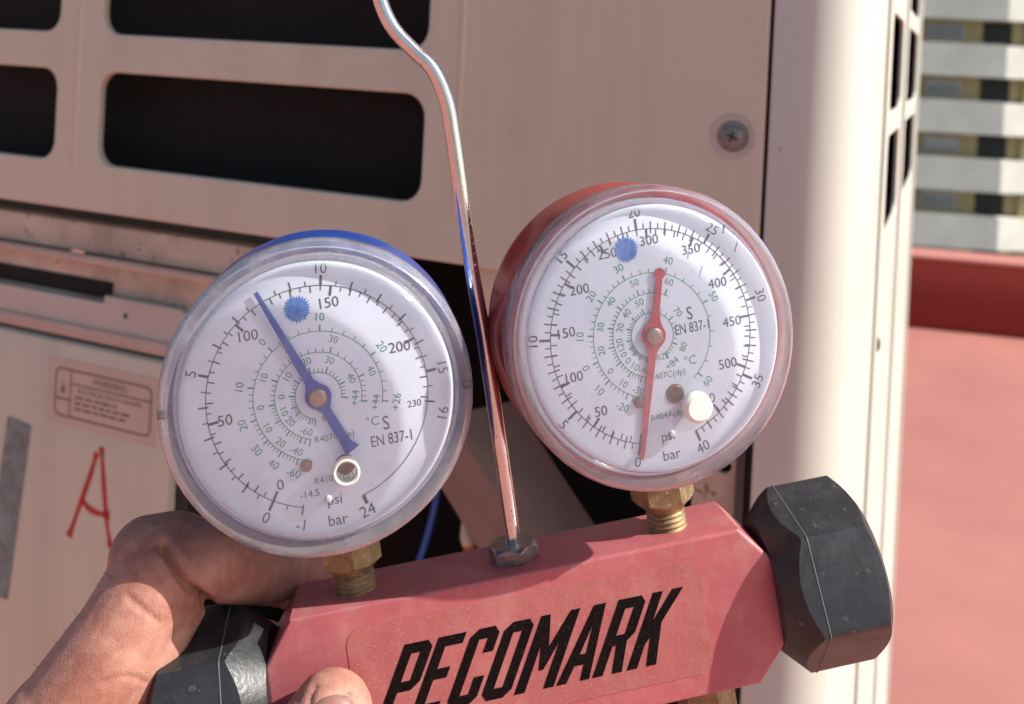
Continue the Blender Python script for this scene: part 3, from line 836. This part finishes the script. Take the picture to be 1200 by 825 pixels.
def gauge(loc, rot, red):
    case = lathe('pressure_gauge', [(0, 0.035), (0.028, 0.035), (0.0340, 0.0338), (0.0364, 0.0310), (0.0369, 0.0275), (0.0369, 0.0112), (0.0354, 0.0109), (0.0354, 0.0070), (0.0345, 0.0070), (0.0345, 0.0090), (0, 0.0090)],
                 'case_red' if red else 'case_blue', GM, 128)
    case.location = loc; case.rotation_euler = rot
    case['label'] = 'red high pressure gauge' if red else 'blue low pressure gauge'
    lathe('dial', [(0, DY), (0.0339, DY), (0.0342, DY + 0.0004), (0.0342, 0.0088), (0, 0.0088)], 'dial', case, 128)
    bz = lathe('bezel', [(0.0324, 0.0033), (0.0334, 0.0026), (0.0346, 0.0019), (0.0357, 0.0018), (0.0366, 0.0024), (0.0370, 0.0034), (0.0371, 0.0102), (0.0368, 0.0108), (0.0366, 0.0108), (0.0366, 0.0046), (0.0356, 0.0033), (0.0346, 0.0033), (0.0330, 0.0042)], 'bezel_pink' if red else 'bezel', case, 160, close=True)
    dome = [(0, -0.0001)] + [(0.0300 * k / 12, -0.0001 + 0.0005 * (k / 12) ** 2) for k in range(1, 13)]
    dome += [(0.0309, 0.0005), (0.0315, 0.0009), (0.0319, 0.0016), (0.0322, 0.0024), (0.0324, 0.0033)]    # rounded shoulder
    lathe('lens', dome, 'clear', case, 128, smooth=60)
    # -- black print
    pk = Print(DY - 0.00006)
    bw, tw = 0.00020, 0.00034
    if not red:
        ang = lambda bar: 31.5 + 15.75 * bar
        pk.arc(0.0262, ang(-1), ang(16), bw); pk.arc(0.0262, ang(16), 344, bw)
        for i in range(-2, 33):
            bar = i * 0.5; a = ang(bar)
            if i % 10 == 0: pk.tick(a, 0.0262, 0.0286, 0.00062)
            elif i % 2 == 0: pk.tick(a, 0.0256, 0.0280, 0.00040)
            else: pk.tick(a, 0.0262, 0.0274, 0.00026)
        for i in range(0, 47):
            a = ang(i * 5 / 14.504)
            if i % 10 == 0: pk.tick(a, 0.0238, 0.0262, 0.00060)
            elif i % 2 == 0: pk.tick(a, 0.0245, 0.0262, 0.00032)
            else: pk.tick(a, 0.0250, 0.0262, 0.00026)
        for t, bar in (('5', 5), ('10', 10), ('15', 15), ('16', 16.3), ('0', 0), ('-1', -1)):
            a = ang(bar); x, z = pol(a, 0.0303); pk.text(t, x, z, 0.0040, tangent_rot(a))
        x, z = pol(345, 0.0299); pk.text('24', x, z, 0.0043, tangent_rot(345)); pk.tick(344, 0.0262, 0.0284, 0.0008)
        for t, psi in (('0', 0), ('50', 50), ('100', 100), ('150', 150), ('200', 200)):
            x, z = pol(ang(psi / 14.504), 0.0222); pk.text(t, x, z, 0.0040)
        x, z = pol(285, 0.0231); pk.text('230', x, z, 0.0026)
        x, z = pol(13, 0.0230); pk.text('-14.5', x, z, 0.0026)
        x, z = pol(303, 0.0178); pk.text('S', x, z + 0.0004, 0.0052, 0, 0.8)
        x, z = pol(310, 0.0205); pk.text('EN 837-1', x, z, 0.0042, 0, 0.72)
        pk.text('psi', 0.0004, -0.0252, 0.0038); pk.text('bar', 0.0006, -0.0296, 0.0040)
        ref = ('R22', 'R407C(dp)', 'R410A(dp)')
    else:
        ang = lambda bar: 16.4 + 8.18 * bar
        pk.arc(0.0262, ang(0), ang(40), bw)
        for i in range(0, 81):
            a = ang(i * 0.5)
            if i % 10 == 0: pk.tick(a, 0.0262, 0.0290, 0.00060)
            elif i % 2 == 0: pk.tick(a, 0.0250, 0.0280, 0.00032)
            else: pk.tick(a, 0.0262, 0.0276, 0.00026)
        for i in range(0, 56):
            a = ang(i * 10 / 14.504)
            if i % 5 == 0: pk.tick(a, 0.0238, 0.0262, 0.00056)
            else: pk.tick(a, 0.0246, 0.0262, 0.00028)
        for k in range(0, 9):
            a = ang(k * 5); x, z = pol(a, 0.0306); pk.text(str(k * 5), x, z, 0.0039, tangent_rot(a))
        for k in range(1, 12):
            a = ang(k * 50 / 14.504); x, z = pol(a + 1.5, 0.0214 if 215 < a < 330 else (0.0234 if 150 < a < 215 else 0.0222)); pk.text(str(k * 50), x, z, 0.0038)
        pk.text('S', 0.0105, 0.0035, 0.0050, 0, 0.8); pk.text('EN 837-1', 0.0106, 0.0000, 0.0040, 0, 0.70)
        pk.text('psi', 0.0, -0.0252, 0.0038); pk.text('bar', 0.0003, -0.0294, 0.0040)
        ref = ('R22', 'R407C(dp)', 'R404A(dp)')
    pk.build('dial_figures', 'ink_black', case)
    # -- green saturation temperature scales
    pg = Print(DY - 0.00004)
    radii = (0.0153, 0.0103, 0.0055)
    rng = random.Random(3 if red else 5)
    for ring in range(3):
        labs = [(t, a) for t, a, g in (RG if red else LG) if g == ring]
        rr = radii[ring]
        pg.arc(rr, labs[0][1] - 12, labs[-1][1] + (6 if red else 2), 0.00018)
        for i, (t, a) in enumerate(labs):
            pg.tick(a, rr, rr + 0.0015, 0.00036)
            x, z = pol(a, rr + (0.0034 if ring < 2 else 0.0032)); pg.text(t, x, z, 0.0030 if ring == 0 else 0.0027, tangent_rot(a))
            if i + 1 < len(labs):
                a2 = labs[i + 1][1]; n = 5 if (a2 - a) * rr > 0.22 else 4
                for k in range(1, n): pg.tick(a + (a2 - a) * k / n, rr, rr + 0.0010, 0.00020)
        pg.tick(labs[0][1] - 12, rr - 0.0001, rr + 0.0017, 0.0003); pg.tick(labs[0][1] - 6, rr, rr + 0.0014, 0.00028)
    x, z = (0.0118, -0.0083) if not red else (0.0088, -0.0079)
    pg.text('°C', x, z, 0.0034)
    pg.text(ref[0], 0.0018, -0.0056, 0.0024); pg.text(ref[1], 0.0024, -0.0104, 0.0024); pg.text(ref[2], 0.0010, -0.0200, 0.0024)
    pg.build('dial_temperature_scales', 'ink_green', case)
    # -- blue snow-flower emblem
    ps = Print(DY - 0.00008)
    cx, cz = pol(174 if not red else 171, 0.0213 if not red else 0.0222)
    n = 26
    pts = []
    for k in range(2 * n):
        a = 2 * math.pi * k / (2 * n); r_ = (0.0033 + rng.uniform(-0.0002, 0.0003)) if k % 2 == 0 else 0.0026
        pts.append((cx + r_ * math.cos(a), cz + r_ * math.sin(a)))
    for k in range(2 * n): ps.poly([(cx, cz), pts[k], pts[(k + 1) % (2 * n)]])
    ps.build('dial_emblem', 'ink_star', case)
    # -- needle
    na = ang(8.0) if not red else ang(0) - 1.2
    tip, tail = (0.0290, 0.0150) if not red else (0.0296, 0.0158)
    wh, wt = (0.00105, 0.00042) if not red else (0.00100, 0.00040)
    hr = 0.0030
    lp = []
    if not red:   # long thin pointer, counterweight tail with a small foot
        lp = [(-wt, tip), (wt, tip), (wh, 0.0042), (0.0016, 0.0030)]
        lp += [(hr * math.sin(R(a)), hr * math.cos(R(a))) for a in range(45, 140, 12)]
        lp += [(0.0010, -0.0038), (0.0012, -tail + 0.002), (0.0022, -tail), (-0.0014, -tail - 0.0004), (-0.0011, -tail + 0.002), (-0.0010, -0.0038)]
        lp += [(hr * math.sin(R(a)), hr * math.cos(R(a))) for a in range(222, 318, 12)]
        lp += [(-0.0016, 0.0030), (-wh, 0.0042)]
    else:
        lp = [(-wt, tip), (wt, tip), (wh, 0.0046), (0.0014, 0.0032)]
        lp += [(hr * math.sin(R(a)), hr * math.cos(R(a))) for a in range(45, 140, 12)]
        lp += [(0.0013, -0.0036), (0.0008, -0.0060), (0.0007, -tail + 0.0018)]
        lp += [(0.00135 * math.sin(R(a)), -tail + 0.0006 + 0.00135 * math.cos(R(a))) for a in range(30, 335, 25)]
        lp += [(-0.0007, -tail + 0.0018), (-0.0008, -0.0060), (-0.0013, -0.0036)]
        lp += [(hr * math.sin(R(a)), hr * math.cos(R(a))) for a in range(222, 318, 12)]
        lp += [(-0.0014, 0.0032), (-wh, 0.0046)]
    # outline points are (across, along); turn so that 'along' points to the reading
    ca, sa = math.cos(R(na)), math.sin(R(na))
    lp2 = [(-y * sa - x * ca, -y * ca + x * sa) for x, y in lp]
    plate('needle', [lp2], DY - 0.0011, 0.0004, 'needle_red' if red else 'needle_blue', case, bevel=0.0001)
    lathe('needle_hub', [(0, DY - 0.0024), (0.0015, DY - 0.0024), (0.0020, DY - 0.0021), (0.0022, DY - 0.0016), (0.0022, DY)], 'hub', case, 40)
    x, z = pol(18 if not red else 22, 0.0164)
    o = lathe('stop_pin', [(0, -0.0016), (0.0010, -0.0015), (0.0014, -0.0009), (0.0014, 0)], 'copper', case, 24); o.location = (x, DY, z)
    x, z = pol(347, 0.0176 if not red else 0.0156)
    o = lathe('adjustment_screw', [(0, -0.0006), (0.0019, -0.0006), (0.0023, -0.0003), (0.0024, 0)], 'copper', case, 32); o.location = (x, DY, z)
    if not red:
        x, z = pol(346, 0.0180)
        o = lathe('lens_port', [(0.0023, 0.0022), (0.0023, -0.0004), (0.0028, -0.0008), (0.0033, -0.0004), (0.0034, 0.0004), (0.0030, 0.0022)], 'plug', case, 40, close=True)
        o.location = (x, 0.0006, z)
        x, z = pol(1.5, 0.0226)
    else:
        x, z = pol(339.5, 0.0190)
        o = lathe('lens_plug', [(0, -0.0030), (0.0028, -0.0029), (0.0036, -0.0022), (0.0038, -0.0012), (0.0037, 0.0), (0.0024, 0.0006), (0.0018, 0.0030), (0, 0.0030)], 'plug', case, 48)
        o.location = (x, 0.0010, z)
        pm = Print(-0.00012)
        x, z = pol(222, 0.0312); pm.line((x, z - 0.001), (x + 0.0006, z + 0.001), 0.0005); pm.line((x + 0.0036, z - 0.0034), (x + 0.0022, z - 0.0062), 0.00032)
        pm2 = pm.build('pen_mark', 'ink_black', case); pm2.location = (0, 0.0009, 0)
        x, z = pol(1.5, 0.0228)
    o = lathe('mould_pip', [(0, -0.0008), (0.0006, -0.0006), (0.0009, 0.0)], 'pip', case, 20); o.location = (x, 0.0002, z)
    # retaining notches on the cap rim
    for a in ((95, 275) if not red else (352,)):
        bm = bmesh.new(); box(bm, (-0.0011, 0.0014, -0.0010), (0.0011, 0.0028, 0.0010), 0.0004)
        o = from_bm('rim_notch', bm, 'smudge' if not red else 'bezel_pink', case, 40); x, z = pol(a, 0.0355); o.location = (x, 0.0002, z); o.rotation_euler = (0, R(a + 90), 0)
    return case
gauge((SX[0] * mm, -0.0172, 0.0555), (R(2.2), 0, R(2.0)), False)
gauge((SX[1] * mm, -0.0175, 0.0558), (R(1.2), 0, R(6.8)), True)

# ------------------------------------------------------------------ the hand
HAND={
 'index':[(-0.1123,0.2410,1.0624,0.0166),(-0.0992,0.2430,1.0845,0.0136),(-0.0882,0.2470,1.1024,0.0118),(-0.0811,0.2530,1.1163,0.0115),(-0.0726,0.2610,1.1166,0.0102),(-0.0576,0.2770,1.1075,0.0096),(-0.0456,0.2900,1.0972,0.0090),(-0.0339,0.2970,1.0848,0.0084),(-0.0255,0.2980,1.0734,0.0074)],
 'pad':[(-0.0869,0.2500,1.0903,0.0097),(-0.0812,0.2530,1.1013,0.0091),(-0.0774,0.2570,1.1080,0.0082)],
 'knuckle':[(-0.0837,0.2550,1.1199,0.0100),(-0.0791,0.2600,1.1189,0.0097)],
 'middle':[(-0.1158,0.2580,1.0268,0.0140),(-0.1055,0.2640,1.0465,0.0120),(-0.0926,0.2710,1.0667,0.0110),(-0.0835,0.2790,1.0805,0.0108),(-0.0645,0.2930,1.0732,0.0100),(-0.0407,0.2990,1.0658,0.0092),(-0.0203,0.2990,1.0569,0.0082)],
 'ring':[(-0.1152,0.2640,0.9997,0.0135),(-0.1038,0.2710,1.0187,0.0115),(-0.0917,0.2790,1.0359,0.0105),(-0.0822,0.2870,1.0495,0.0105),(-0.0618,0.2980,1.0430,0.0094),(-0.0397,0.3020,1.0364,0.0086),(-0.0215,0.3000,1.0299,0.0078)],
 'little':[(-0.1093,0.2680,0.9762,0.0125),(-0.0980,0.2770,0.9909,0.0104),(-0.0872,0.2840,1.0039,0.0094),(-0.0754,0.2900,1.0164,0.0090),(-0.0578,0.2980,1.0134,0.0081),(-0.0404,0.2990,1.0110,0.0072)],
 'thumb':[(-0.1007,0.2540,0.9758,0.0180),(-0.0737,0.2360,1.0297,0.0155),(-0.0543,0.2310,1.0642,0.0124),(-0.0418,0.2360,1.0815,0.0110),(-0.0348,0.2415,1.0915,0.0099)],
 'palm1':[(-0.1327,0.2580,0.9334,0.0220),(-0.1132,0.2430,1.0608,0.0184)],
 'palm2':[(-0.1290,0.2640,0.9219,0.0200),(-0.1163,0.2590,1.0259,0.0145)],
 'palm3':[(-0.1236,0.2670,0.9141,0.0200),(-0.1157,0.2650,0.9988,0.0145)],
 'palm4':[(-0.1153,0.2690,0.9076,0.0190),(-0.1101,0.2700,0.9742,0.0145)],
 'palm5':[(-0.1195,0.2620,0.9292,0.0200),(-0.1011,0.2550,0.9747,0.0180),(-0.1060,0.2520,1.0155,0.0155),(-0.1086,0.2500,1.0443,0.0145)],
 'wrist':[(-0.1289,0.2640,0.9198,0.0250),(-0.1747,0.2760,0.7830,0.0290)],
}
def capsule_into(bm, p, q, r0, r1):
    """Tapered capsule as overlapping spheres joined by a cone (merged later by the voxel remesh)."""
    p, q = Vector(p), Vector(q); d = (q - p); L_ = d.length; t = d.normalized()
    a = t.orthogonal().normalized(); b_ = t.cross(a); seg = 20; rings = []
    st = []
    for k in range(1, 6): th = R(90 - 15 * k * 1.0); st.append((-math.sin(th) * r0, math.cos(th) * r0))
    for k in range(0, 6): th = R(15 * k); st.append((L_ + math.sin(th) * r1, math.cos(th) * r1))
    V0 = bm.verts.new(p - t * r0); V1 = bm.verts.new(q + t * r1)
    for h, r_ in st:
        rings.append([bm.verts.new(p + t * h + (a * math.cos(2 * math.pi * k / seg) + b_ * math.sin(2 * math.pi * k / seg)) * r_) for k in range(seg)])
    for A_, B_ in zip(rings[:-1], rings[1:]):
        for k in range(seg): bm.faces.new((A_[k], A_[(k + 1) % seg], B_[(k + 1) % seg], B_[k]))
    for k in range(seg):
        bm.faces.new((V0, rings[0][(k + 1) % seg], rings[0][k])); bm.faces.new((V1, rings[-1][k], rings[-1][(k + 1) % seg]))
bm = bmesh.new()
for ch in HAND.values():
    for p, q in zip(ch[:-1], ch[1:]): capsule_into(bm, p[:3], q[:3], p[3], q[3])
bmesh.ops.recalc_face_normals(bm, faces=bm.faces)
me = bpy.data.meshes.new('hand_raw'); bm.to_mesh(me); bm.free()
tmp = bpy.data.objects.new('hand_raw', me); COL.objects.link(tmp)
md = tmp.modifiers.new('r', 'REMESH'); md.mode = 'VOXEL'; md.voxel_size = 0.00075
md = tmp.modifiers.new('s', 'SMOOTH'); md.factor = 0.5; md.iterations = 7
dg = bpy.context.evaluated_depsgraph_get()
hm = bpy.data.meshes.new_from_object(tmp.evaluated_get(dg)); hm.name = 'person'
bpy.data.objects.remove(tmp); bpy.data.meshes.remove(me)
# skin folds: each a polyline on the side seen, pressed into the surface (x, z, world metres; depth, half-width)
FOLDS = [([(-0.0789, 1.1251), (-0.0771, 1.1227), (-0.075, 1.1194), (-0.0717, 1.1154), (-0.0676, 1.1117)], 0.0036, 0.0012), ([(-0.0743, 1.1222), (-0.071, 1.1188), (-0.0667, 1.1153)], 0.0004, 0.0006), ([(-0.079, 1.1205), (-0.0772, 1.1168), (-0.0753, 1.1127)], 0.0004, 0.0007), ([(-0.087, 1.1122), (-0.0837, 1.1098), (-0.0796, 1.1067)], 0.0005, 0.0008), ([(-0.0833, 1.1228), (-0.0818, 1.1249), (-0.0794, 1.1267)], 0.0003, 0.0007), ([(-0.0851, 1.1237), (-0.0835, 1.1265), (-0.0811, 1.1287)], 0.0003, 0.0006), ([(-0.0922, 1.091), (-0.0881, 1.0927), (-0.0839, 1.0925), (-0.0818, 1.0916)], 0.0004, 0.0006), ([(-0.0651, 1.1258), (-0.064, 1.12), (-0.0646, 1.1143)], 0.0005, 0.0008), ([(-0.0631, 1.1263), (-0.0619, 1.1201), (-0.062, 1.1142)], 0.0003, 0.0007), ([(-0.0415, 1.0873), (-0.0413, 1.0904), (-0.0401, 1.0928)], 0.0006, 0.0006), ([(-0.0401, 1.0928), (-0.037, 1.0938), (-0.0335, 1.0933)], 0.0003, 0.0006), ([(-0.0335, 1.0933), (-0.0304, 1.091), (-0.0286, 1.088)], 0.0006, 0.0006), ([(-0.0445, 1.0892), (-0.0438, 1.0922), (-0.0423, 1.0944)], 0.0003, 0.0006)]
segs = []
for pts, dp, wd in FOLDS:
    for p, q in zip(pts[:-1], pts[1:]): segs.append((Vector((p[0], p[1])), Vector((q[0], q[1])), dp, wd))
shift = {}
for v in hm.vertices:
    n_ = v.normal
    if n_.y > 0.35 or v.co.z < 1.03: continue
    c2 = Vector((v.co.x * 0.25 / v.co.y, 1.25 + (v.co.z - 1.25) * 0.25 / v.co.y)); d_ = 0.0
    for p, q, dp, wd in segs:
        e = q - p; t = max(0.0, min(1.0, (c2 - p).dot(e) / e.length_squared)); dist = (c2 - p - e * t).length
        if dist < 3 * wd: d_ = max(d_, dp * math.exp(-(dist / wd) ** 2))
    if d_ > 0: shift[v.index] = n_.copy() * d_
for i, dv in shift.items(): hm.vertices[i].co -= dv
for p in hm.polygons: p.use_smooth = True
hand = link('person', hm, 'skin')
tag(hand, 'bare left hand gripping the end of the red manifold, thumb in front', 'person')
# thumb nail: a curved plate following the thumb's last joint
tipc = Vector(HAND['thumb'][-1][:3]); ip = Vector(HAND['thumb'][-2][:3]); ax = (tipc - ip).normalized()
nrm = (Vector((0.10, -1, 0.22))); nrm = (nrm - ax * nrm.dot(ax)).normalized(); side = ax.cross(nrm)
from mathutils.bvhtree import BVHTree
bvh = BVHTree.FromPolygons([v.co.copy() for v in hm.vertices], [tuple(p.vertices) for p in hm.polygons])
bm = bmesh.new(); grid = []
NU, NV = 14, 14
for i in range(NU + 1):
    row = []
    for j in range(NV + 1):
        u = -1 + 2 * i / NU; v = j / NV
        wv = 1.0 if v < 0.5 else math.sqrt(max(0.0, 1 - ((v - 0.5) / 0.5) ** 2 * 0.75))
        th = u * R(43) * wv
        base = tipc + ax * (-0.0070 + v * (0.0140 - 0.0026 * u * u))
        dr = nrm * math.cos(th) + side * math.sin(th)
        hit = bvh.ray_cast(base + dr * 0.03, -dr)[0]
        edge = max(abs(u), (v - 0.2) / 0.8)
        lift = 0.00030 - 0.00055 * max(0.0, (edge - 0.82) / 0.18)
        row.append(bm.verts.new((hit if hit is not None else base + dr * 0.0095) + dr * lift))
    grid.append(row)
for i in range(NU):
    for j in range(NV): bm.faces.new((grid[i][j], grid[i + 1][j], grid[i + 1][j + 1], grid[i][j + 1]))
bmesh.ops.solidify(bm, geom=bm.faces[:], thickness=0.0005)
from_bm('thumbnail', bm, 'nail', hand, 50)

# fine hairs along the outer side of the finger
cand = [v for v in hm.vertices if v.normal.x < -0.35 and v.normal.y < 0.5 and 1.06 < v.co.z < 1.125 and v.co.x < -0.078]
rg = random.Random(11)
bm = bmesh.new()
for v in rg.sample(cand, min(46, len(cand))):
    p = v.co.copy(); d_ = (v.normal * 0.6 + Vector((0.15, 0, 0.6)) + Vector((rg.uniform(-.4, .4), rg.uniform(-.4, .4), rg.uniform(-.3, .3)))).normalized()
    L_ = rg.uniform(0.0018, 0.0042); c_ = Vector((rg.uniform(-.3, .3), 0, -0.35)) * L_
    tube_mesh(bm, [p - v.normal * 0.0003, p + d_ * L_ * 0.4, p + d_ * L_ * 0.75 + c_ * 0.3, p + d_ * L_ + c_ * 0.7], [0.000045, 0.00004, 0.00003, 0.000012], 4)
hr = from_bm('hair', bm, 'hair', hand); hr['kind'] = 'stuff'
